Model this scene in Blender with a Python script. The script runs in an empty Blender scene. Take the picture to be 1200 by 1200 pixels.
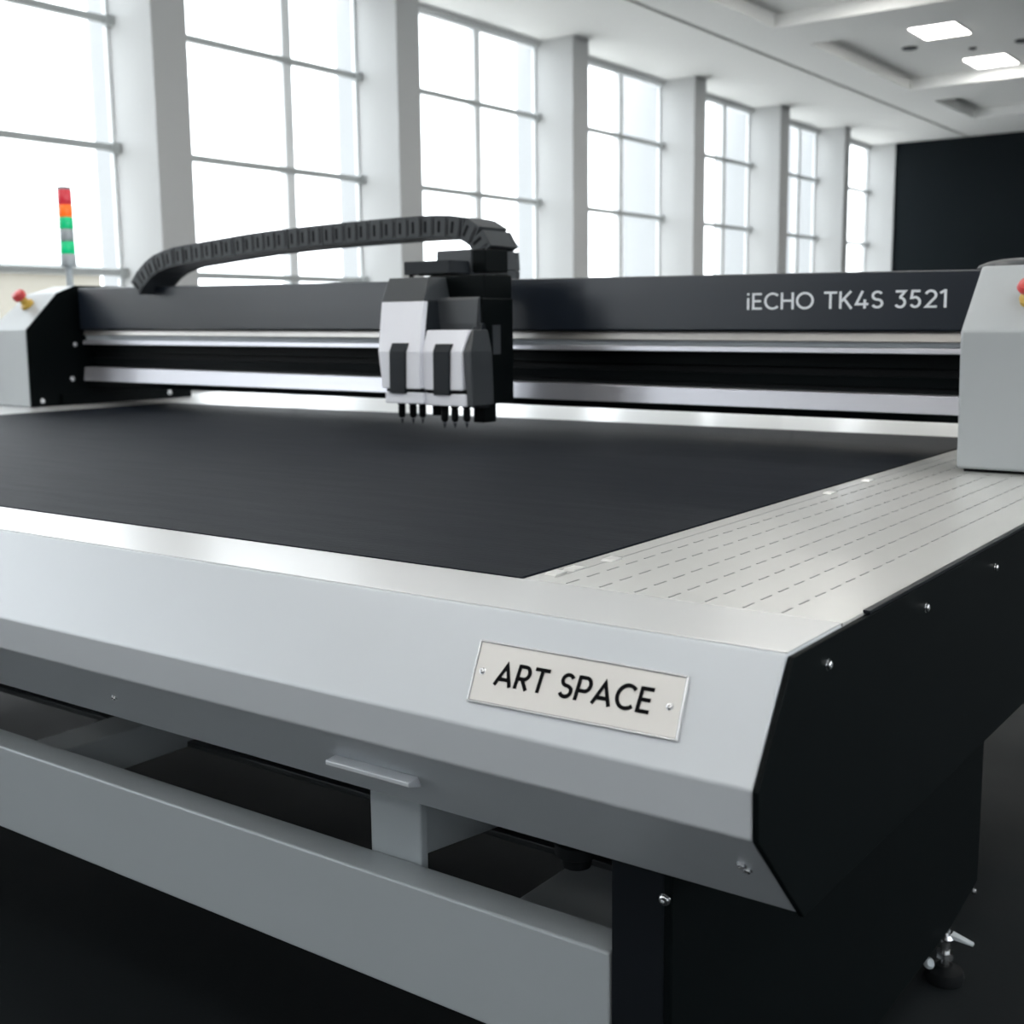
import bpy, bmesh, math, random
from mathutils import Vector, Matrix
random.seed(3)
col = bpy.context.scene.collection
sc = bpy.context.scene

# ------------------------------------------------------------------ camera
F = 1429.195
AX = Vector((0.8091708, -0.0806320, 0.5820146))   # world X,Y,Z written in camera axes
AY = Vector((0.5874754, 0.1291216, -0.7988744))
AZ = Vector((-0.0107358, 0.9883451, 0.1518507))
CAM = Vector((0, 0, 1.33))
def ray(px, py):
    d = Vector((px-600, 600-py, -F))
    return Vector((AX.dot(d), AY.dot(d), AZ.dot(d)))
def atp(px, py, axis, v):                          # point where a sight line meets the plane axis = v
    r = ray(px, py); return CAM + r*((v-CAM[axis])/r[axis])
def aty(px, py, y): return atp(px, py, 1, y)
def atz(px, py, z): return atp(px, py, 2, z)
def atx(px, py, x): return atp(px, py, 0, x)
cd = bpy.data.cameras.new('camera'); cam = bpy.data.objects.new('camera', cd); col.objects.link(cam)
R = Matrix((AX, AY, AZ))
cam.matrix_world = Matrix.Translation(CAM) @ R.to_4x4()
cd.sensor_width = 36; cd.lens = F/1200*36; cd.clip_end = 300; cd.clip_start = .05
cd.dof.use_dof = True; cd.dof.focus_distance = 1.75; cd.dof.aperture_fstop = 6.2
sc.camera = cam
sc.view_settings.view_transform = 'Standard'; sc.view_settings.look = 'None'
sc.view_settings.gamma = 1; sc.view_settings.use_curve_mapping = False
sc.view_settings.exposure = 1.2

# ------------------------------------------------------------------ materials
def mat(name, color, rough=.5, metal=0., spec=.5, bump=0, bscale=40, noise=0, nscale=8, aniso=None, emit=None, coat=0, stretch=(1,1,1)):
    m = bpy.data.materials.new(name); m.use_nodes = True
    n = m.node_tree.nodes; l = m.node_tree.links; b = n['Principled BSDF']
    b.inputs['Base Color'].default_value = (*color, 1)
    b.inputs['Roughness'].default_value = rough; b.inputs['Metallic'].default_value = metal
    b.inputs['Specular IOR Level'].default_value = spec
    if coat: b.inputs['Coat Weight'].default_value = coat; b.inputs['Coat Roughness'].default_value = .15
    if emit:
        b.inputs['Emission Color'].default_value = (*emit[0], 1); b.inputs['Emission Strength'].default_value = emit[1]
    if bump or noise:
        tc = n.new('ShaderNodeTexCoord'); mp = n.new('ShaderNodeMapping'); mp.inputs['Scale'].default_value = stretch
        l.new(tc.outputs['Object'], mp.inputs['Vector'])
    if noise:
        t = n.new('ShaderNodeTexNoise'); t.inputs['Scale'].default_value = nscale; t.inputs['Detail'].default_value = 6
        l.new(mp.outputs[0], t.inputs['Vector'])
        r = n.new('ShaderNodeMapRange'); r.inputs['To Min'].default_value = 1-noise; r.inputs['To Max'].default_value = 1+noise
        l.new(t.outputs['Fac'], r.inputs['Value'])
        v = n.new('ShaderNodeVectorMath'); v.operation = 'SCALE'; v.inputs[0].default_value = color
        l.new(r.outputs[0], v.inputs['Scale']); l.new(v.outputs[0], b.inputs['Base Color'])
        r2 = n.new('ShaderNodeMapRange'); r2.inputs['To Min'].default_value = max(0, rough-noise*.4); r2.inputs['To Max'].default_value = min(1, rough+noise*.4)
        l.new(t.outputs['Fac'], r2.inputs['Value']); l.new(r2.outputs[0], b.inputs['Roughness'])
    if bump:
        t = n.new('ShaderNodeTexNoise'); t.inputs['Scale'].default_value = bscale; t.inputs['Detail'].default_value = 4
        l.new(mp.outputs[0], t.inputs['Vector'])
        bp = n.new('ShaderNodeBump'); bp.inputs['Strength'].default_value = bump; bp.inputs['Distance'].default_value = .002
        l.new(t.outputs['Fac'], bp.inputs['Height']); l.new(bp.outputs[0], b.inputs['Normal'])
    return m
M = dict(
    silver=mat('silver_paint', (.52, .55, .585), .34, .15, .5, noise=.03, nscale=5),
    plate=mat('satin_side_plate', (.62, .62, .605), .24, .25, .5, noise=.03, nscale=5),
    border=mat('satin_aluminium', (.61, .615, .62), .30, .4, .5, noise=.03, nscale=4),
    frame=mat('grey_frame_paint', (.375, .41, .435), .35, .1, .5, noise=.03, nscale=5),
    housing=mat('light_grey_housing', (.41, .435, .45), .38, .1, .5, noise=.02),
    white=mat('white_plastic', (.74, .75, .81), .38, 0, .5, noise=.02),
    black=mat('black_powder_coat', (.0025, .004, .0045), .5, 0, .06, bump=.08, bscale=500),
    blacks=mat('black_satin_panel', (.007, .009, .012), .36, 0, .25, noise=.05),
    fascia=mat('charcoal_fascia', (.010, .0145, .023), .30, 0, .5, noise=.05, nscale=3),
    dark=mat('dark_grey_plastic', (.034, .039, .045), .42, 0, .5),
    graphite=mat('graphite_plastic', (.010, .013, .017), .4, 0, .2),
    chain=mat('cable_chain_plastic', (.036, .041, .046), .5, 0, .4),
    recess=mat('black_recess', (.005, .006, .007), .6, 0, .1),
    feltm=mat('charcoal_felt_mat', (.0045, .0068, .0115), .58, 0, .06, bump=.4, bscale=260, noise=.10, nscale=30, stretch=(.12, 1, 1)),
    rail=mat('polished_rail', (.50, .50, .54), .32, .7, .5),
    railwarm=mat('warm_aluminium_rail', (.38, .365, .35), .3, .7, .5),
    steel=mat('stainless_steel', (.65, .66, .68), .25, 1.),
    plaque=mat('plaque_metal', (.60, .59, .575), .33, .4, noise=.04, nscale=20, stretch=(.1, 1, 1)),
    ink=mat('black_ink', (.003, .003, .004), .6, 0, .05),
    letter=mat('pale_grey_lettering', (.80, .83, .87), .5),
    slot=mat('slot_line', (.15, .155, .16), .5),
    clip=mat('pale_clip', (.62, .62, .61), .3, .3),
    red=mat('red_plastic', (.55, .05, .05), .35),
    redlens=mat('red_lens', (.42, .02, .035), .3, coat=.3, emit=((1, .05, .08), .12)),
    orange=mat('orange_lens', (.85, .12, .01), .3, emit=((1, .2, .02), .2)),
    green=mat('green_lens', (.0, .42, .17), .3, emit=((0, .9, .35), .1)),
    yellow=mat('yellow_plastic', (.55, .36, .06), .4),
    fin=mat('exterior_fin_render', (.40, .41, .42), .8),
    wall=mat('white_wall_paint', (.50, .505, .505), .75, 0, .3, bump=.03, bscale=60),
    ceil=mat('ceiling_paint', (.92, .915, .90), .85, 0, .2),
    darkwall=mat('charcoal_partition_paint', (.008, .0115, .014), .7, 0, .1, noise=.08, nscale=1.5),
    greywall=mat('grey_wall_paint', (.08, .083, .09), .8, 0, .2),
    alu=mat('grey_window_frame', (.42, .44, .44), .5, .1),
    alul=mat('pale_window_mullion', (.85, .87, .88), .5, 0),
    groove=mat('groove_shade', (.33, .33, .31), .8),  # darker than the ceiling paint, standing in for the groove's weak natural shade
    floor=mat('dark_floor_vinyl', (.008, .0105, .012), .6, 0, .12, noise=.25, nscale=3, bump=.15, bscale=150),
    ground=mat('pale_paving', (.70, .69, .66), .9),
    pale=mat('pale_render', (.30, .28, .24), .9),
    lamp=mat('light_diffuser', (.9, .9, .88), .5, emit=((1, .985, .94), 9)),
    lframe=mat('light_trim', (.75, .75, .73), .6),
)
g = bpy.data.materials.new('window_glass'); g.use_nodes = True; nt = g.node_tree; nt.nodes.clear()
o_ = nt.nodes.new('ShaderNodeOutputMaterial'); mx = nt.nodes.new('ShaderNodeMixShader'); tr = nt.nodes.new('ShaderNodeBsdfTransparent')
gl = nt.nodes.new('ShaderNodeBsdfGlossy'); gl.inputs['Roughness'].default_value = .02; mx.inputs[0].default_value = .05
tr.inputs[0].default_value = (.985, .99, .995, 1)
nt.links.new(tr.outputs[0], mx.inputs[1]); nt.links.new(gl.outputs[0], mx.inputs[2]); nt.links.new(mx.outputs[0], o_.inputs[0])
M['glass'] = g

# ------------------------------------------------------------------ helpers
def link(name, bm, m, parent=None, bevel=0, smooth=False, seg=2, loc=None):
    bmesh.ops.recalc_face_normals(bm, faces=bm.faces)
    me = bpy.data.meshes.new(name); bm.to_mesh(me); bm.free()
    for q in (m if isinstance(m, (list, tuple)) else [m]): me.materials.append(M[q])
    o = bpy.data.objects.new(name, me); col.objects.link(o)
    if parent: o.parent = parent; o.matrix_parent_inverse = Matrix.Translation(parent.location).inverted()
    if smooth:
        for p in me.polygons: p.use_smooth = True
        md = o.modifiers.new('edge_split', 'EDGE_SPLIT'); md.split_angle = math.radians(40)
    if bevel:
        md = o.modifiers.new('bevel', 'BEVEL'); md.width = bevel; md.segments = seg; md.limit_method = 'ANGLE'; md.angle_limit = math.radians(25)
        md.harden_normals = False
    return o
def empty(name, loc):
    o = bpy.data.objects.new(name, None); o.location = loc; o.empty_display_size = .1; col.objects.link(o); return o
def tag(o, label, cat, group=None, kind=None):
    o['label'] = label; o['category'] = cat
    if group: o['group'] = group
    if kind: o['kind'] = kind
    return o
def st(o, kind='structure'): o['kind'] = kind; return o
def box(bm, x0, x1, y0, y1, z0, z1, mi=0):
    v = [bm.verts.new((x, y, z)) for x in (x0, x1) for y in (y0, y1) for z in (z0, z1)]
    for f in ((0,1,3,2),(4,6,7,5),(0,4,5,1),(2,3,7,6),(0,2,6,4),(1,5,7,3)):
        bm.faces.new([v[i] for i in f]).material_index = mi
    return v
def prism(bm, prof, x0, x1, mi=0):                 # profile in (y,z) pushed along x
    a = [bm.verts.new((x0, y, z)) for y, z in prof]; b = [bm.verts.new((x1, y, z)) for y, z in prof]
    n = len(prof)
    bm.faces.new(a).material_index = mi; bm.faces.new(b[::-1]).material_index = mi
    for i in range(n): bm.faces.new((a[i], a[(i+1) % n], b[(i+1) % n], b[i])).material_index = mi
def loft(bm, A, B, mi=0):
    a = [bm.verts.new(p) for p in A]; b = [bm.verts.new(p) for p in B]; n = len(a)
    bm.faces.new(a).material_index = mi; bm.faces.new(b[::-1]).material_index = mi
    for i in range(n): bm.faces.new((a[i], a[(i+1) % n], b[(i+1) % n], b[i])).material_index = mi
def rings(bm, secs, mi=0):                         # secs: (z, x0, x1, y0, y1)
    R_ = [[bm.verts.new(p) for p in ((a, c, z), (b, c, z), (b, d, z), (a, d, z))] for z, a, b, c, d in secs]
    bm.faces.new(R_[0]); bm.faces.new(R_[-1][::-1])
    for r, s in zip(R_, R_[1:]):
        for i in range(4): bm.faces.new((r[i], r[(i+1) % 4], s[(i+1) % 4], s[i])).material_index = mi
def lathe(bm, base, axis, prof, n=24, mi=0):       # prof: (radius, height along axis)
    base = Vector(base); axis = Vector(axis).normalized()
    u = axis.orthogonal().normalized(); v = axis.cross(u); prev = None
    for r, h in prof:
        c = base + axis*h
        ring = [bm.verts.new(c + (u*math.cos(t)+v*math.sin(t))*max(r, 1e-5)) for t in [2*math.pi*i/n for i in range(n)]]
        if prev:
            for i in range(n): bm.faces.new((prev[i], prev[(i+1) % n], ring[(i+1) % n], ring[i])).material_index = mi
        else: bm.faces.new(ring[::-1]).material_index = mi
        prev = ring
    bm.faces.new(prev).material_index = mi
def new(): return bmesh.new()
def bx(name, m, parent, dims, bevel=0):
    bm = new(); box(bm, *dims); return link(name, bm, m, parent, bevel)
def screw(p, axis, r, parent, name='screw', m='steel'):
    bm = new(); lathe(bm, p, axis, [(r*1.25, -.001), (r*1.25, r*.15), (r, r*.2), (r*.95, r*.7), (r*.7, r*.9), (r*.45, r*.9), (r*.4, r*.45), (0, r*.45)], 16)
    return link(name, bm, m, parent, smooth=True)

# ------------------------------------------------------------------ stroke lettering
def arc(cx, cy, rx, ry, a0, a1, n=20):
    return [(cx+rx*math.cos(math.radians(a0+(a1-a0)*i/n)), cy+ry*math.sin(math.radians(a0+(a1-a0)*i/n))) for i in range(n+1)]
w = .065                                            # half stroke, cap height 1
def S_(W):
    q = (1-2*w)/4
    return arc(W/2, 1-w-q, W/2-w-.01, q, 28, 268, 18)+arc(W/2, w+q, W/2-w, q, 88, -155, 18)
GL = {
 'i': (.24, [[(.12, 0), (.12, .70)], [(.12, .87), (.12, 1.0)]]),
 'E': (.60, [[(w, 0), (w, 1)], [(w, 1-w), (.58, 1-w)], [(w, .51), (.53, .51)], [(w, w), (.58, w)]]),
 'C': (.86, [arc(.50, .5, .50-w, .5-w+.01, 45, 315, 30)]),
 'H': (.76, [[(w, 0), (w, 1)], [(.76-w, 0), (.76-w, 1)], [(w, .51), (.76-w, .51)]]),
 'O': (1.02, [arc(.51, .5, .51-w, .5-w+.01, 0, 360, 44)]),
 'T': (.72, [[(.36, 0), (.36, 1)], [(0, 1-w), (.72, 1-w)]]),
 'K': (.70, [[(w, 0), (w, 1)], [(.64, 1.0), (.12, .42)], [(.28, .55), (.68, 0)]]),
 '4': (.78, [[(.56, 0), (.56, .52)], [(.44, 1), (.10, .25), (.76, .25)]]),
 'S': (.64, [S_(.64)]),
 '3': (.64, [[(.05, 1-w), (.54, 1-w), (.28, .60)] , arc(.29, .32, .29-w+.02, .32-w+.005, 100, -150, 22)]),
 '5': (.64, [[(.54, 1-w), (.15, 1-w), (.10, .56)] + arc(.29, .33, .30-w, .33-w, 115, -150, 22)]),
 '2': (.64, [arc(.31, .70, .25, .30-w, 165, -35, 16)+[(.08, w), (.62, w)]]),
 '1': (.36, [[(.0, .80), (.22, .935)], [(.26, 0), (.26, 1)]]),
 'A': (.88, [[(.05, 0), (.44, .87), (.83, 0)], [(.18, .27), (.70, .27)]]),
 'R': (.68, [[(w, 0), (w, 1)], [(w, 1-w), (.36, 1-w)]+arc(.36, .68, .24, .32-w, 90, -90, 14)+[(w, .36+w)], [(.32, .40), (.62, 0)]]),
 'P': (.66, [[(w, 0), (w, 1)], [(w, 1-w), (.37, 1-w)]+arc(.37, .67, .24, .33-w, 90, -90, 14)+[(w, .34+w)]]),
 ' ': (.32, []),
}
def ribbon(bm, pts, hw, put, depth):
    P = [Vector(p) for p in pts]
    P = [p for i, p in enumerate(P) if i == 0 or (p-P[i-1]).length > 1e-4]; closed = (P[0]-P[-1]).length < 1e-4 and len(P) > 3
    if closed: P = P[:-1]
    n = len(P); Ls, Rs = [], []
    for i in range(n):
        a = P[i-1] if (i > 0 or closed) else None; b = P[(i+1) % n] if (i < n-1 or closed) else None
        d1 = (P[i]-a).normalized() if a is not None else None; d2 = (b-P[i]).normalized() if b is not None else None
        if d1 is None: d1 = d2
        if d2 is None: d2 = d1
        nn = (Vector((-d1.y, d1.x))+Vector((-d2.y, d2.x)))
        nn = nn.normalized(); k = max(.45, nn.dot(Vector((-d1.y, d1.x))))
        Ls.append(P[i]+nn*hw/k); Rs.append(P[i]-nn*hw/k)
    T = [[bm.verts.new(put(q.x, q.y, h)) for q in S] for S in (Ls, Rs) for h in (depth, 0)]
    lt, lb, rt, rb = T
    for i in range(n if closed else n-1):
        j = (i+1) % n
        bm.faces.new((lt[i], lt[j], rt[j], rt[i])); bm.faces.new((lb[i], lb[j], lt[j], lt[i])); bm.faces.new((rt[i], rt[j], rb[j], rb[i]))
    if not closed:
        for i in (0, n-1): bm.faces.new((lt[i], rt[i], rb[i], lb[i]))
def text_mesh(s, origin, U, V, N, width, height, gap=.12, hw=w, lift=.0002, depth=.0006):
    tot = sum(GL[c][0] for c in s)+gap*(len(s)-1); k = width/tot
    x = 0; bm = new(); n_ = 0
    for c in s:
        W, strokes = GL[c]
        for pts in strokes:
            n_ += 1
            def put(a, b, h, x=x, n_=n_): return origin+U*((x+a)*k)+V*(b*height)+N*(lift+h+.00002*(n_ % 5) if h else 0)
            ribbon(bm, pts, hw, put, depth)
        x += W+gap
    return bm

# ================================================================== SETTING
XW, YE, ZC = -8.0, 23.3, 4.6
X1, Y0 = 8.5, -9.0
bx('floor', 'floor', None, (XW-.6, X1, Y0, YE+.2, -.1, 0))['kind'] = 'structure'
bx('wall_back', 'darkwall', None, (XW, X1, YE, YE+.2, 0, ZC-.002))['kind'] = 'structure'
bm = new(); box(bm, X1, X1+.2, Y0, YE+.2, 0, .8); box(bm, X1, X1+.2, Y0, YE+.2, 4.5, 4.9); box(bm, X1, X1+.2, 14.0, YE+.2, .8, 4.5)  # unseen right wall, its window openings added to let in more light
for k in range(9): box(bm, X1-.1, X1+.2, -9+2.9*k-.35, -9+2.9*k+.35, 0, 4.58)
bm_wr = bm
bx('wall_front', 'greywall', None, (XW-.6, X1, Y0-.2, Y0, 0, 4.9))['kind'] = 'structure'
st(bx('ground', 'ground', None, (-90, 90, -60, 90, -.5, -.3)))

# ceiling with sunk coffers and a narrow groove
cof_y = [(-7.4, -3.7), (-2.5, 1.2), (2.5, 6.2), (7.2, 8.6), (9.7, 13.42), (14.43, 18.14), (19.24, 21.31)]
cof_x = [(-6.05, -1.6), (-.5, 3.9)]
xs = sorted({XW-.6, X1, -6.75, -6.68} | {v for c in cof_x for v in c}); ys = sorted({Y0, YE+.2, 22.4} | {v for c in cof_y for v in c})
RC = .15
def cell(i, j):
    x = (xs[i]+xs[i+1])/2; y = (ys[j]+ys[j+1])/2
    if -6.75 < x < -6.68: return ZC+.02
    if any(a < x < b for a, b in cof_x) and any(a < y < b for a, b in cof_y): return ZC+RC
    return ZC
bm = new()
for i in range(len(xs)-1):
    for j in range(len(ys)-1):
        h = cell(i, j); q = [(xs[i], ys[j]), (xs[i+1], ys[j]), (xs[i+1], ys[j+1]), (xs[i], ys[j+1])]
        bm.faces.new([bm.verts.new((a, b, h)) for a, b in q]).material_index = 1 if h == ZC+.02 else 0
        for di, dj, e in ((1, 0, (1, 2)), (0, 1, (2, 3))):
            if i+di < len(xs)-1 and j+dj < len(ys)-1:
                h2 = cell(i+di, j+dj)
                if abs(h2-h) > 1e-6:
                    (a, b), (c, d) = q[e[0]], q[e[1]]
                    bm.faces.new([bm.verts.new(p) for p in ((a, b, h), (c, d, h), (c, d, h2), (a, b, h2))]).material_index = 0
bmesh.ops.remove_doubles(bm, verts=bm.verts, dist=1e-5)
for a in ((XW-.6, X1, Y0, YE+.2, 4.9, 5.0),): box(bm, *a)
c_ = link('ceiling', bm, ['ceil', 'groove']); st(c_)

st(link('wall_right', bm_wr, 'wall'))
# window wall: piers, spandrel, exterior fins
piers = [6.34-2.9*k for k in (5, 4, 3, 2, 1)]+[6.34, 9.2, 12.26, 15.25, 18.06, 20.72, 23.25]
GX = -8.52
bm = new()
box(bm, XW-.58, XW-.34, Y0, YE, 0, .8); box(bm, XW-.62, XW-.45, Y0, YE, 4.55, ZC-.001)
for k, y in enumerate(piers):
    if k < 11: box(bm, XW-.52, XW, y, y+.34 if k < 10 else y+.25, 0, ZC-.001)
box(bm, XW-.6, XW, YE-.05, YE+.2, 0, ZC-.001)
st(link('wall_left', bm, 'wall'))
for k, y in enumerate(piers[:11]):
    bm = new(); box(bm, GX-(.30 if k < 8 else .6), GX-.05, y+.02, y+.30, 0, 5.2)
    st(link('trim_%d' % (k+1), bm, 'fin'))
bounds = [(Y0, piers[0])]+[(piers[k]+.34, piers[k+1]) for k in range(11)]
for k, (a, b) in enumerate(bounds):
    if b-a < .4: continue
    r = empty('window_%d' % (k+1), (GX, (a+b)/2, .8)); st(r)
    bm = new()
    box(bm, GX-.03, GX+.03, a, b, .80, .86); box(bm, GX-.03, GX+.03, a, b, 4.515, 4.55)
    box(bm, GX-.03, GX-.0, a, a+.03, .86, 4.515); box(bm, GX-.03, GX-.0, b-.03, b, .86, 4.515)
    link('window_frame', bm, 'alul', r)
    for z in (1.78, 2.76, 3.735):
        bm = new(); box(bm, GX+.0, GX+.055, a+.0, b, z-.026, z+.026); box(bm, GX, GX+.07, b-.07, b, z-.04, z+.04)
        link('transom', bm, 'alu', r)
    ym = piers[k-1]+1.87 if k else a+1.2
    if k == 5: ym = 5.12
    if k == 11: ym = piers[10]+1.25
    bm = new(); box(bm, GX-.06, GX+.035, ym-.035, ym+.075, .86, 4.515)
    link('mullion', bm, 'alul', r)
    bm = new(); box(bm, GX-.008, GX-.002, a+.01, b-.01, .82, 4.54)
    link('glass_pane', bm, 'glass', r)
for k in range(8):  # right-hand windows, out of view, added to brighten the room
    a, b = -9+2.9*k+.35, -9+2.9*(k+1)-.35
    if b > 14: continue
    r = empty('window_%d' % (k+20), (X1+.1, (a+b)/2, .8)); st(r)
    bm = new(); box(bm, X1+.05, X1+.12, a, b, .8, .86); box(bm, X1+.05, X1+.12, a, b, 4.44, 4.5); box(bm, X1+.05, X1+.12, (a+b)/2-.04, (a+b)/2+.04, .86, 4.44)
    for z in (1.78, 2.76, 3.73): box(bm, X1+.06, X1+.11, a, b, z-.025, z+.025)
    link('window_frame', bm, 'alul', r)
    bm = new(); box(bm, X1+.08, X1+.086, a+.01, b-.01, .82, 4.48); link('glass_pane', bm, 'glass', r)
# pale low building outside the near windows
r = empty('building', (-17, 2, -.3)); tag(r, 'pale beige low building outside, behind the window left of the signal light', 'building')
bm = new(); box(bm, -20, -16, -6, 11.5, -.3, 2.15); link('wall', bm, 'pale', r)
bm = new(); box(bm, -20.1, -15.9, -6.1, 11.6, 2.15, 2.27); link('parapet', bm, 'alu', r)

# ceiling lights and small fittings
def clight(x, y, label, zz=ZC+RC):
    r = empty('ceiling_light', (x, y, zz)); tag(r, label, 'ceiling light', 'ceiling light panels')
    a, b = .28, .36
    bm = new(); box(bm, x-a, x+a, y-b, y+b, zz-.012, zz-.001); link('light_frame', bm, 'lframe', r, .004)
    bm = new(); box(bm, x-a+.02, x+a-.02, y-b+.02, y+b-.02, zz-.018, zz-.0125); link('diffuser', bm, 'lamp', r)
_p = atz(1101, 35, ZC+RC); clight(_p.x, _p.y, 'glowing rectangular ceiling panel in the coffer, nearer and upper left of the pair in view')
_p = atz(1165, 73, ZC+RC); clight(_p.x, min(_p.y, 17.55), 'glowing rectangular ceiling panel in the coffer, farther and lower right of the pair in view')
for cx in (-4.8, -2.5):  # unseen panels added above the machine as extra light
    for cy in (-6.6, -4.6, -1.6, .3, 3.4, 5.3, 10.6, 12.6): clight(cx, cy, 'glowing ceiling panel added out of view for more light, above the cutting machine')
for cx in (-2.5,):  # more unseen panels added beside the visible pair to lift the brightness
    for cy in (15.3, 17.5): clight(cx, cy, 'glowing ceiling panel added out of view for more light, right of the pair in view')
for cx in (.8, 2.8):  # unseen panels added over the right side to brighten the interior
    for cy in (-6.6, -4.6, -1.6, .3, 3.4, 5.3, 10.6, 12.6, 15.3, 17.5): clight(cx, cy, 'glowing ceiling panel added out of view for more light, over the right side of the room')
for (px, py, rad, lb) in ((1066, 56, .10, 'small dark round ceiling fitting left below the upper light panel'), (1140, 56, .05, 'tiny grey ceiling sensor between the two light panels'), (1199, 47, .10, 'small dark ceiling fitting at the right edge above the lower light panel')):
    p = atz(px, py, ZC+RC); bm = new(); lathe(bm, (p.x, p.y, ZC+RC-.0005), (0, 0, -1), [(rad, 0), (rad, .01), (rad*.8, .02), (rad*.75, .012), (0, .012)], 20)
    tag(link('ceiling_vent', bm, 'dark', None, smooth=True), lb, 'ceiling fitting')

# ================================================================== CUTTING MACHINE
T = 1.0
XS = -.474; XL = -4.98; XM0, XM1 = -4.426, -.912; YM0, YM1 = 1.271, 3.51; YB = 4.25
mc = empty('cutting_machine', (-2.7, 2.6, 0))
tag(mc, 'large flatbed cutting machine with black felt bed, silver table and dark gantry across it', 'cutting machine')
A, B, C2, D = (1.119, T), (1.045, .881), (1.047, .829), (1.166, .705)
t_ = .006
prof = [(YM0-.001, T), A, B, C2, D, (1.19, .705), (1.172, .717), (1.055, .838), (1.053, .879), (1.124, T-t_), (YM0-.001, T-t_)]
bm = new(); prism(bm, prof, XL, XS-.003)
fr = link('front_panel', bm, 'silver', mc, .0025, seg=3)
bm = new(); box(bm, XL, XS-.004, 1.124, YM0, T, T+.0016); link('front_border', bm, 'border', mc, .0008)
bm = new(); box(bm, XM1+.0005, XS-.003, YM0+.001, YB, T-.006, T+.001); sp = link('side_plate', bm, 'plate', mc, .0008)
bm = new(); box(bm, XL, XM0, YM0+.001, YB, T-.006, T+.0015); link('side_border', bm, 'border', mc, .0008)
bm = new(); box(bm, XM0, XM1, YM1, YB, T-.006, T+.0015); link('back_border', bm, 'border', mc, .0008)
bm = new(); box(bm, XM0+.0005, XM1-.0005, YM0+.0005, YM1-.0005, T-.02, T+.0032); link('felt_bed', bm, 'feltm', mc, .001)
# slot marks of the side plate
bm = new()
rows = [(664, 684.5, 682, 678.5), (703, 689, 722, 683.5), (744, 695, 759, 689), (784, 701, 801, 694), (827, 706, 842, 700.5), (871, 713, 886, 706), (916.5, 719, 930.5, 712)]
for n_, (a, b, c, d) in enumerate(rows):
    p = atz(a, b, T); y = p.y
    while y < 3.1:
        box(bm, p.x-.0013, p.x+.0013, y, y+.028, T+.0008, T+.0014); y += .050
box(bm, XM1+.032, XM1+.0335, YM0+.03, 3.4, T+.0012, T+.0014)
link('slot_marks', bm, 'slot', sp)
for k, (a, b) in enumerate(((651, 673), (672, 668), (716, 657), (972, 578.5), (1016, 564))):
    p = atz(a, b, T); bm = new()
    prism(bm, [(p.y-.016, T+.0012), (p.y+.016, T+.0012), (p.y+.013, T+.0038), (p.y-.010, T+.0038)], p.x-.008, p.x+.010)
    link('edge_clip', bm, 'clip', sp, .0006)
# black side cheek
bm = new(); prism(bm, [(A[0]+.002, A[1]-.002), (B[0]-.0015, B[1]), (C2[0]-.0015, C2[1]), (D[0]-.001, D[1]-.003), (YB, .672), (YB, T-.002)], XS-.0025, XS+.004)
sd = link('side_panel', bm, 'black', mc, .0015, seg=2)
bm = new(); prism(bm, [(1.335, T-.001), (1.335, T+.0035), (YB, T+.0035), (YB, T-.001)], XS-.004, XS+.0045)
link('edge_trim', bm, 'blacks', sd, .0008)
for a, b in ((970, 779), (1085, 712), (1166, 665)):
    p = atx(a, b, XS+.004); screw(p, (1, 0, 0), .0052, sd)
# screws and pull under the front lip
nl = Vector((0, -(.829-.705), -(1.166-1.047))).normalized()
def on_lip(px, py):
    r = ray(px, py); p0 = Vector((0, C2[0], C2[1])); return CAM+r*((p0-CAM).dot(nl)/r.dot(nl))
for a, b in ((869, 1013), (876, 1019), (134, 817)):
    screw(on_lip(a, b), nl, .0045, fr)
p0 = on_lip(393, 884); p1 = on_lip(489, 909); vdir = Vector((0, D[0]-C2[0], D[1]-C2[1])).normalized()
bm = new()
def wedge(x, p):
    return [Vector((x, p.y, p.z)), Vector((x, p.y, p.z))+nl*.034-vdir*.0, Vector((x, p.y, p.z))+nl*.034+vdir*.008, Vector((x, p.y, p.z))+vdir*.010]
def pull(x, tilt): 
    o = Vector((x, p0.y, p0.z)); n2 = Vector((0, -1, -.12)).normalized()
    return [o, o+n2*.019, o+n2*.019+Vector((0, 0, -.006)), o+n2*.004+Vector((0, .012, -.016))]
loft(bm, pull(p0.x, 0), pull(p1.x, 0)); link('pull_handle', bm, 'silver', fr, .0012)
# front rail, posts and understructure
bm = new(); box(bm, XL+.3, -.7265, 1.19, 1.248, .408, .57); link('front_rail', bm, 'frame', mc, .0035)
def post(x0, x1):
    bm = new(); box(bm, x0, x1, 1.250, 1.266, .42, .80); link('support_post', bm, 'frame', mc, .003)
post(-1.174, -1.077); post(-3.3, -3.2)
p = aty(499, 1001, 1.285); q = atx(592, 966, p.x)
bm = new(); prism(bm, [(1.27, p.z), (p.y, p.z), (q.y, q.z), (q.y+.12, .80), (1.27, .80)], p.x-.008, p.x); link('gusset_plate', bm, 'frame', mc, .001)
bm = new(); box(bm, -1.32, -1.22, 1.70, 4.0, .60, .70); link('cross_beam', bm, 'frame', mc, .003)
bm = new(); box(bm, -3.0, -2.88, 1.27, 4.0, .44, .54); link('cross_beam', bm, 'frame', mc, .003)
bm = new(); box(bm, -2.15, -2.05, 1.27, 4.0, .44, .52); link('cross_beam', bm, 'frame', mc, .003)
bm = new(); box(bm, XL+.1, -.75, 1.62, 4.1, .44, .452); link('base_tray', bm, 'dark', mc, .002)
bm = new(); box(bm, -1.06, -.74, 1.252, 4.0, .43, .437); link('lower_tray', bm, 'frame', mc, .002)
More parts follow.
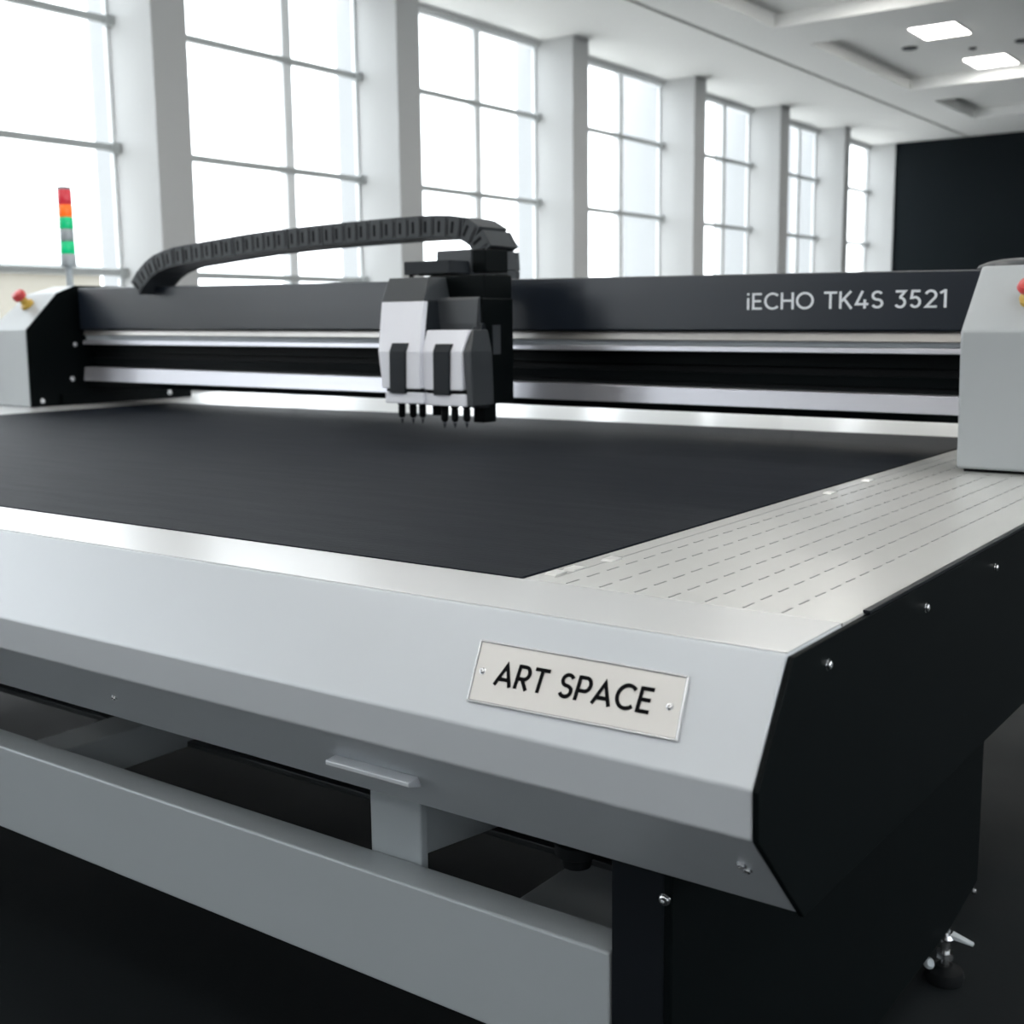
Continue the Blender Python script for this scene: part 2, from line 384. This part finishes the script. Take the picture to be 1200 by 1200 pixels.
bm = new(); box(bm, XL+.1, XS-.06, 1.35, 4.15, .80, .99); link('bed_core', bm, 'blacks', mc)
bm = new(); box(bm, XL+.3, -.73, 3.95, 4.05, .42, .80); link('back_rail', bm, 'frame', mc, .003)
p = aty(676, 1010, 1.212); bm = new(); h = .705-p.z; lathe(bm, (p.x, p.y, .705), (0, 0, -1), [(.010, 0), (.010, h*.3), (.028, h*.35), (.028, h*.7), (.020, h*.8), (.018, h+.004), (0, h+.004)], 24)
link('levelling_knob', bm, 'recess', mc, smooth=True)
# pedestals
def ped(x0, x1):
    bm = new(); prism(bm, [(1.19, .03), (1.19, .703), (1.26, .80), (2.54, .80), (2.54, .155), (2.36, .128)] + [(1.6, .128), (1.5, .03)][:0] + [(1.45, .128), (1.45, .03)], x0, x1)
    return link('pedestal', bm, 'black', mc, .003)
pd = ped(-.7236, -.642); ped(-4.55, -4.46)
bm = new(); prism(bm, [(1.1885, .03), (1.1885, .70), (1.20, .70), (1.20, .03)], -.7230, -.6520); link('pedestal_front', bm, 'blacks', pd, .001)
p = aty(779, 1054, 1.188); screw(p, (0, -1, 0), .006, pd); p = atx(1141, 1044, -.642); screw(p, (1, 0, 0), .006, pd)
def foot(x, y):
    bm = new(); lathe(bm, (x, y, 0), (0, 0, 1), [(.038, 0), (.040, .012), (.036, .024), (.02, .030), (.016, .034), (0, .034)], 28); f_ = link('levelling_foot', bm, 'recess', mc, smooth=True)
    bm = new(); lathe(bm, (x, y, .03), (0, 0, 1), [(.009, 0), (.009, .10), (0, .10)], 16); lathe(bm, (x, y, .05), (0, 0, 1), [(.018, 0), (.018, .012), (0, .012)], 6)
    lathe(bm, (x, y, .088), (0, 0, 1), [(.016, 0), (.019, .006), (.016, .014), (0, .014)], 20); link('threaded_rod', bm, 'steel', f_, smooth=True)
    bm = new(); a = Vector((x+.012, y, .100)); b = a+Vector((.040, .012, -.014))
    loft(bm, [a+Vector(v) for v in ((0, -.010, -.004), (0, .010, -.004), (0, .010, .006), (0, -.010, .006))], [b+Vector(v) for v in ((0, -.006, -.002), (0, .006, -.002), (0, .006, .003), (0, -.006, .003))])
    link('adjusting_lever', bm, 'frame', f_, .0015)
    bm = new(); lathe(bm, (x-.028, y-.02, .036), (.4, -.3, .3), [(.010, 0), (.012, .006), (.008, .012), (0, .012)], 16); link('foot_bolt', bm, 'frame', f_, smooth=True)
fp = atz(1106, 1148, 0); foot(fp.x, fp.y); foot(-4.5, 2.2)

# nameplate on the sloped front
NF = Vector((0, -(A[1]-B[1]), -(B[0]-A[0])))       # outward normal of the slope
NF = Vector((0, -(1.0-.881), (1.119-1.045))).normalized()
UF = Vector((1, 0, 0)); VF = Vector((0, A[0]-B[0], A[1]-B[1])).normalized()
def on_f(px, py):
    r = ray(px, py); p0 = Vector((0, *A)); return CAM+r*((p0-CAM).dot(NF)/r.dot(NF))
cs = [on_f(*q) for q in ((548, 822), (795, 870), (809, 793), (565, 750))]
def quad(bm, P, h0, h1):
    loft(bm, [p+NF*h0 for p in P], [p+NF*h1 for p in P])
def inset(P, d):
    u = (P[1]-P[0]).normalized(); v = (P[3]-P[0]).normalized()
    return [P[0]+(u+v)*d, P[1]+(v-u)*d, P[2]-(u+v)*d, P[3]+(u-v)*d]
bm = new(); quad(bm, cs, 0, .0022); npl = link('nameplate', bm, 'plaque', mc, .0009)
npl['label'] = 'brushed metal nameplate with black lettering'
def band(bm, d0, d1, h0, h1):
    q1, q2 = inset(cs, d0), inset(cs, d1)
    for i in range(4):
        j = (i+1) % 4
        loft(bm, [q1[i]+NF*h0, q1[j]+NF*h0, q2[j]+NF*h0, q2[i]+NF*h0], [q1[i]+NF*h1, q1[j]+NF*h1, q2[j]+NF*h1, q2[i]+NF*h1])
bm = new(); band(bm, 0, .0022, .0015, .0034); link('raised_rim', bm, 'steel', npl, .0006)
bm = new(); band(bm, .0024, .0030, .0015, .00235); link('border_line', bm, 'slot', npl)
for q in ((567, 787), (786, 829)): screw(on_f(*q)+NF*.002, NF, .0034, npl)
a = on_f(579, 803); b = on_f(761, 838); u = (b-a); W = u.length; u.normalize()
top = on_f(770, 808); v = VF; hh = (top-b).dot(v)
bm = text_mesh('ART SPACE', a+NF*.0023, u, v, NF, W, hh, gap=.15, hw=.078); link('lettering', bm, 'ink', npl)

# ---------------------------------------------------------------- gantry
RX, LX = -.70, -4.70
def bline(pr, pl, yr=2.92, yl=3.24):               # front line of the beam from its two sighted ends
    a = aty(1120, pr, yr); b = aty(120, pl, yl); d = (b-a)
    return a-d*((a.x-RX)/d.x), a+d*((LX-a.x)/d.x)
G = {k: bline(*v) for k, v in dict(top=(316, 337), fb=(388, 386), g0=(389, 387), g1=(402, 393), b0=(409, 399), b1=(416, 404), r0=(465.5, 431), r1=(487.5, 447), bot=(497, 453)).items()}
def beam_bar(name, k0, k1, m, f0=0, f1=0, back=.16, parent=None, bev=.002, mid=None):
    bm = new(); R_ = []
    for e in (0, 1):
        t, b = G[k0][e], G[k1][e]
        pts = [Vector((t.x, t.y+f0, t.z))]
        if mid is not None: pts.append(Vector((t.x, (t.y+b.y)/2+mid, (t.z+b.z)/2)))
        pts += [Vector((b.x, b.y+f1, b.z)), Vector((b.x, b.y+back, b.z)), Vector((t.x, t.y+back, t.z))]
        R_.append(pts)
    loft(bm, *R_); return link(name, bm, m, parent or mc, bev)
gb = beam_bar('gantry_fascia', 'top', 'fb', 'fascia', 0, 0, .34, bev=.004)
beam_bar('gantry_core', 'fb', 'bot', 'recess', .075, .075, .30)
beam_bar('guide_rail', 'g0', 'g1', 'railwarm', .020, .014, .075)
beam_bar('rail_groove', 'g1', 'b0', 'frame', .024, .030, .08)
beam_bar('guide_rail', 'b0', 'b1', 'rail', .012, .010, .08)
beam_bar('guide_rail', 'r0', 'r1', 'rail', .012, .004, .08)
beam_bar('bottom_rail', 'r1', 'bot', 'black', .006, .02, .2)
G['k0'] = tuple((G['b1'][e]*.62+G['r0'][e]*.38) for e in (0, 1)); G['k1'] = tuple((G['b1'][e]*.55+G['r0'][e]*.45) for e in (0, 1))
beam_bar('inner_rail', 'b1', 'k0', 'black', .060, .060, .08)
G['k2'] = tuple((G['b1'][e]*.42+G['r0'][e]*.58) for e in (0, 1)); G['k3'] = tuple((G['b1'][e]*.14+G['r0'][e]*.86) for e in (0, 1))
beam_bar('inner_rail', 'k2', 'k3', 'black', .055, .064, .08)
G['s0'] = tuple((G['r0'][e]*.62+G['r1'][e]*.38) for e in (0, 1)); G['s1'] = tuple((G['r0'][e]*.58+G['r1'][e]*.42) for e in (0, 1))
# lettering on the fascia
d = (G['fb'][1]-G['fb'][0]).normalized(); u = -d
nF = Vector((u.y, -u.x, 0)).normalized()
def on_b(px, py):
    r = ray(px, py); return CAM+r*((G['fb'][0]-CAM).dot(nF)/r.dot(nF))
a = on_b(874.5, 363); b = on_b(1110, 360.5); tp = on_b(1106, 339); u = (b-a); W = u.length; u.normalize()
link('lettering', text_mesh('iECHO TK4S 3521', a, u, Vector((0, 0, 1)), nF, W, (tp-b).z, gap=.13, hw=.066, lift=.0008), 'letter', gb)

# end housings
def estop(base, ax, parent, s=1.0):
    r = link('emergency_stop', (lambda bm: (lathe(bm, base, ax, [(.024*s, 0), (.024*s, .012*s), (.016*s, .018*s), (.012*s, .035*s), (0, .035*s)], 24), bm)[1])(new()), 'yellow', parent, smooth=True)
    return r
hr = new(); prism(hr, [(2.722, 1.008), (2.708, 1.306), (2.849, 1.447), (3.75, 1.447), (3.75, 1.008)], -.777, -.40)
hr = link('end_housing', hr, 'housing', mc, .007, seg=3)
bx('housing_gap_shade', 'recess', hr, (-.765, -.41, 2.74, 3.74, 1.0012, 1.0085))  # black filler in the gap, imitating the shadow under the hovering housing
bm = new(); p = aty(1203, 306, 2.98); lathe(bm, (p.x, 2.98, 1.446), (0, 0, 1), [(.105, 0), (.10, .007), (.08, .014), (.055, .019), (.03, .021), (0, .0215)], 40); link('housing_dome', bm, 'dark', hr, smooth=True)
sl = Vector((0, -.141, .141)).normalized()
def on_sl(px, py, y, z):
    r = ray(px, py); return CAM+r*((Vector((0, y, z))-CAM).dot(sl)/r.dot(sl))
p = on_sl(1208, 352, 2.708, 1.306)
bm = new(); lathe(bm, p, sl, [(.022, 0), (.022, .010), (.014, .014), (.012, .03), (0, .03)], 28); es = link('emergency_stop', bm, 'yellow', hr, smooth=True)
bm = new(); lathe(bm, p+sl*.026+Vector((0, 0, .004)), sl, [(.010, 0), (.021, .004), (.023, .012), (.018, .020), (0, .023)], 28); link('stop_button', bm, 'red', hr, smooth=True)

# left housing: white front, black inner cheek
bm = new()
P = [(3.016, 1.004), (3.018, 1.330), (3.18, 1.485), (3.27, 1.518), (3.80, 1.518), (3.80, 1.004)]
xo = [-5.02, -5.02, -4.96, -4.90, -4.90, -5.02]
loft(bm, [Vector((x, y, z)) for x, (y, z) in zip(xo, P)], [Vector((-4.742, y, z)) for y, z in P])
hl = link('end_housing', bm, 'housing', mc, .004, seg=2)
bm = new(); P2 = [(3.018, 1.002), (3.020, 1.330), (3.178, 1.487), (3.27, 1.520), (3.80, 1.520), (3.80, 1.002)]
prism(bm, P2, -4.742, -4.733); ck = link('inner_cheek', bm, 'black', hl, .001)
bm = new(); prism(bm, [(3.16, 1.0035), (3.16, 1.05), (3.86, 1.05), (3.86, 1.0035)], -4.733, -4.715); link('cheek_foot', bm, 'black', ck)
for q in ((88, 404), (85, 444), (102, 444)): screw(atx(q[0], q[1], -4.732), (1, 0, 0), .010, ck)
screw(atx(50, 470, -4.732), (1, 0, 0), .010, ck); screw(atx(199, 460, -4.714), (1, 0, 0), .010, ck)
sl = Vector((0, -.155, .162)).normalized()
p = on_sl(33, 358, 3.018, 1.330)
bm = new(); lathe(bm, p, sl, [(.030, 0), (.030, .012), (.018, .02), (.016, .05), (0, .05)], 28); link('emergency_stop', bm, 'yellow', hl, smooth=True)
bm = new(); lathe(bm, p+sl*.040, sl, [(.014, 0), (.028, .006), (.030, .022), (.024, .034), (0, .038)], 28); link('stop_button', bm, 'red', hl, smooth=True)

# signal tower
yt = 3.5
b0 = aty(80, 331, yt); tpz = aty(76, 219, yt).z
sx = aty(80, 300, yt).x; zb = 1.517
def zt(py): return aty(77, py, yt).z
st_ = None
bm = new(); lathe(bm, (sx, yt, zb), (0, 0, 1), [(.034, 0), (.034, .010), (.016, .014), (.016, zt(312)-zb), (0, zt(312)-zb)], 24); tw = link('signal_tower', bm, 'frame', mc, smooth=True)
segs = [('tower_socket', 'frame', 313, 298, .035), ('green_lens', 'green', 298, 283, .0335), ('clear_lens', 'frame', 283, 268.5, .0325), ('green_lens', 'green', 268.5, 254.5, .033), ('orange_lens', 'orange', 254.5, 240, .0325), ('red_lens', 'redlens', 240, 222, .032), ('tower_cap', 'frame', 222, 218.5, .032)]
for n_, m_, a, b, r_ in segs:
    za, zc_ = zt(a), zt(b); h = zc_-za
    bm = new(); lathe(bm, (sx, yt, za), (0, 0, 1), [(r_*.94, 0), (r_, .003), (r_, h-.003), (r_*.94, h-.0005), (0, h-.0005)], 28); link(n_, bm, m_, tw, smooth=True)

# ---------------------------------------------------------------- tool carriage
bd = new(); box(bd, -2.335, -2.104, 2.755, 2.905, 1.105, 1.405); box(bd, -2.160, -2.120, 2.78, 2.84, 1.052, 1.12)
cb = link('tool_carriage', bd, 'black', mc, .004)
bm = new(); rings(bm, [(1.285, -2.275, -2.108, 2.735, 2.757), (1.335, -2.275, -2.108, 2.735, 2.757), (1.40, -2.262, -2.110, 2.745, 2.757), (1.408, -2.262, -2.110, 2.752, 2.757)]); link('front_plate', bm, 'dark', cb, .0015)
bm = new(); rings(bm, [(1.10, -2.110, -2.082, 2.705, 2.757), (1.27, -2.110, -2.082, 2.705, 2.757), (1.335, -2.125, -2.095, 2.74, 2.757)]); link('side_shield', bm, 'graphite', cb, .003)
p = atx(577, 381, -2.103); q = atx(586, 415, -2.103); bx('side_inlay', 'dark', cb, (-2.104, -2.1005, p.y, q.y, q.z, p.z))
bm = new(); box(bm, -2.36, -2.13, 2.80, 2.935, 1.405, 1.472); box(bm, -2.46, -2.35, 2.90, 3.22, 1.480, 1.490); link('bridge_plate', bm, 'black', cb, .003)
def mod(sec_w, capsec, latch, foot_, white_side, name='tool_head'):
    bm = new(); rings(bm, [(z, a, b, c, c+.022) for z, a, b, c, d in sec_w]); h = link(name, bm, 'white', cb, .003, seg=3)
    bm = new(); rings(bm, [(z, a+.001, b-.001, c+.0225, d) for z, a, b, c, d in sec_w]); link('head_body', bm, 'graphite', h, .002)
    if capsec: bm = new(); rings(bm, capsec); link('head_cap', bm, 'dark', h, .002)
    bm = new(); rings(bm, latch); link('latch', bm, 'graphite', h, .002)
    bm = new(); box(bm, *foot_); link('head_foot', bm, 'white', h, .003)
    bm = new(); box(bm, foot_[0]+.004, foot_[1]-.004, foot_[2]+.004, foot_[3], foot_[5]-.001, foot_[5]+.012); link('foot_seam', bm, 'recess', h)
    return h
yf = 2.62
def X(px, py, y=yf): return aty(px, py, y).x
def Z(px, py, y=yf): return aty(px, py, y).z
yb = 2.757
zf = Z(443, 412); z1 = Z(447, 354, 2.68); z2 = Z(452, 326, 2.70); z0 = Z(450, 459); zz = Z(450, 472)
h1 = mod([(z0+.010, X(448, 458), X(492, 458), yf, yb), (zf, X(443, 412), X(491, 412), yf, yb), (z1, X(447, 354, 2.68), X(496, 354, 2.68), 2.68, yb)],
    [(z1+.001, X(447, 354, 2.68), X(496, 354, 2.68), 2.68, yb+.05), (z2, X(456, 326, 2.72), X(502, 326, 2.72), 2.72, yb+.05)],
    [(z0-.004, X(458, 458), X(476, 458), yf-.006, yf+.02), (zf, X(457.5, 412), X(476, 412), yf-.006, yf+.02), (Z(460, 402), X(458, 402), X(476.5, 402), yf+.004, yf+.03)],
    (X(451, 470), X(495, 470), yf+.002, yb, zz, z0), None)
yr = 2.635
zf = Z(500, 412, yr); z1 = Z(503, 387, yr+.03); z0 = Z(500, 461, yr); zz = Z(500, 475, yr)
h2 = mod([(z0+.010, X(495, 461, yr), X(541.5, 461, yr), yr, 2.735), (zf, X(494, 412, yr), X(541, 412, yr), yr, 2.735), (z1, X(500, 387, yr+.03), X(549, 387, yr+.03), yr+.03, 2.735)],
    None,
    [(z0-.004, X(509, 461, yr), X(527.5, 461, yr), yr-.006, yr+.02), (zf, X(508.5, 412, yr), X(528, 412, yr), yr-.006, yr+.02), (Z(510, 403, yr), X(509, 403, yr), X(528.5, 403, yr), yr+.003, yr+.03)],
    (X(498, 470, yr), X(545.5, 470, yr), yr+.002, 2.735, zz, z0), None)
bm = new(); rings(bm, [(zz+.001, X(545.5, 470, yr)+.001, X(545.5, 470, yr)+.020, yr+.006, 2.74), (zf, X(541, 412, yr)+.001, X(541, 412, yr)+.026, yr+.006, 2.74), (z1, X(549, 387, yr+.03)+.001, X(549, 387, yr+.03)+.010, yr+.04, 2.74)])
link('head_side', bm, 'dark', h2, .003)
def tool(px, py0, py1, y, par, r=.012):
    p = aty(px, py0, y); q = aty(px, py1, y); h = p.z-q.z
    bm = new(); lathe(bm, (p.x, y, p.z+.012), (0, 0, -1), [(r, 0), (r, h*.35), (r*.75, h*.42), (r*.9, h*.5), (r*.85, h+.004), (r*.5, h+.010), (0, h+.010)], 16); t = link('tool_holder', bm, 'recess', par, smooth=True)
    bm = new(); lathe(bm, (p.x, y, q.z+.005), (0, 0, -1), [(.005, 0), (.006, .008), (.0035, .012), (.002, .020), (0, .021)], 12); link('tool_tip', bm, 'steel', par, smooth=True)
for a in (471, 484, 495): tool(a, 472, 490, 2.68, h1)
for a in (521, 533, 547): tool(a, 476, 495, 2.68, h2)
bx('tool_bracket', 'recess', cb, (-2.245, -2.225, 2.70, 2.75, 1.075, 1.11))
# top plate, motor block
yp = 2.9
a = aty(473, 307, yp); b = aty(526, 320, yp); bx('top_plate', 'graphite', cb, (a.x, b.x, yp, yp+.10, b.z, a.z), .002)
for q in (482, 518):
    p = aty(q, 320, yp+.04); bm = new(); lathe(bm, (p.x, yp+.04, b.z), (0, 0, -1), [(.008, 0), (.008, b.z-1.435), (0, b.z-1.435)], 12); link('standoff', bm, 'recess', cb, smooth=True)
ym = 3.02
a = aty(511, 294, ym); b = aty(553, 323, ym); bx('motor_block', 'dark', cb, (a.x, b.x, ym, ym+.12, b.z, a.z), .004)
bx('chain_bracket', 'black', cb, (b.x+.002, b.x+.055, ym+.0, ym+.115, 1.49, a.z-.002), .004)

# ---------------------------------------------------------------- cable chain
yc = 3.14
cl = [(158, 338), (166, 325), (180, 311), (200, 302), (225, 297), (250, 292.5), (300, 284.5), (350, 278.5), (400, 273.5), (440, 270), (480, 267), (515, 265.5), (540, 268), (554, 276), (563, 289), (566, 306), (566, 334)]
pts = [aty(a, b, yc) for a, b in cl]
# resample with a Catmull-Rom curve
dense = []
for i in range(len(pts)-1):
    p0, p1, p2, p3 = pts[max(i-1, 0)], pts[i], pts[i+1], pts[min(i+2, len(pts)-1)]
    for k in range(20):
        t = k/20; dense.append(.5*((2*p1)+(-p0+p2)*t+(2*p0-5*p1+4*p2-p3)*t*t+(-p0+3*p1-3*p2+p3)*t**3))
dense.append(pts[-1])
chn = empty('cable_chain', (pts[0].x, yc, pts[0].z)); chn.parent = mc; chn.matrix_parent_inverse = Matrix.Translation(mc.location).inverted()
L = .057; H = .036; Wd = .15
def link_mesh():
    bm = new(); l = L*.52
    # rounded side plates, cross bars top and bottom
    for y0, y1 in ((0, .016), (Wd-.016, Wd)):
        box(bm, -l, l, y0, y1, -H, H)
    box(bm, -l*1.02, l*.98, .016, Wd-.016, H-.014, H-.001); box(bm, -l*1.02, l*.98, .016, Wd-.016, -H+.002, -H+.014)
    box(bm, -l*.80, l*.50, -.0022, .001, -H*.84, H*.84)
    box(bm, -l*.60, -l*.22, -.0030, .0, -H*.55, H*.50, 1); box(bm, l*.62, l*.80, -.0005, .002, -H*.7, H*.7, 1)
    box(bm, -l*.9, l*.9, .018, Wd-.018, -H+.016, H-.016, 1)
    return bm
acc = 0; k = 0; me0 = None; nxt = L/2
for i in range(len(dense)-1):
    seg = (dense[i+1]-dense[i]); acc += seg.length
    if acc >= nxt:
        nxt += L
        c = dense[i+1]; d = seg.normalized(); ang = math.atan2(d.z, d.x)
        if me0 is None:
            o = link('chain_link', link_mesh(), ['chain', 'recess'], None, .002); me0 = o
        else:
            o = me0.copy(); col.objects.link(o)
        o.parent = chn; o.matrix_parent_inverse = Matrix.Identity(4)
        o.location = (c.x-pts[0].x, 0, c.z-pts[0].z); o.rotation_euler = (0, -ang, 0)

# ------------------------------------------------------------------ daylight
wd = bpy.data.worlds.new('sky'); sc.world = wd; wd.use_nodes = True
n = wd.node_tree.nodes; l = wd.node_tree.links; bg = n['Background']
bg.inputs['Color'].default_value = (.92, .97, 1, 1); bg.inputs['Strength'].default_value = 2.3
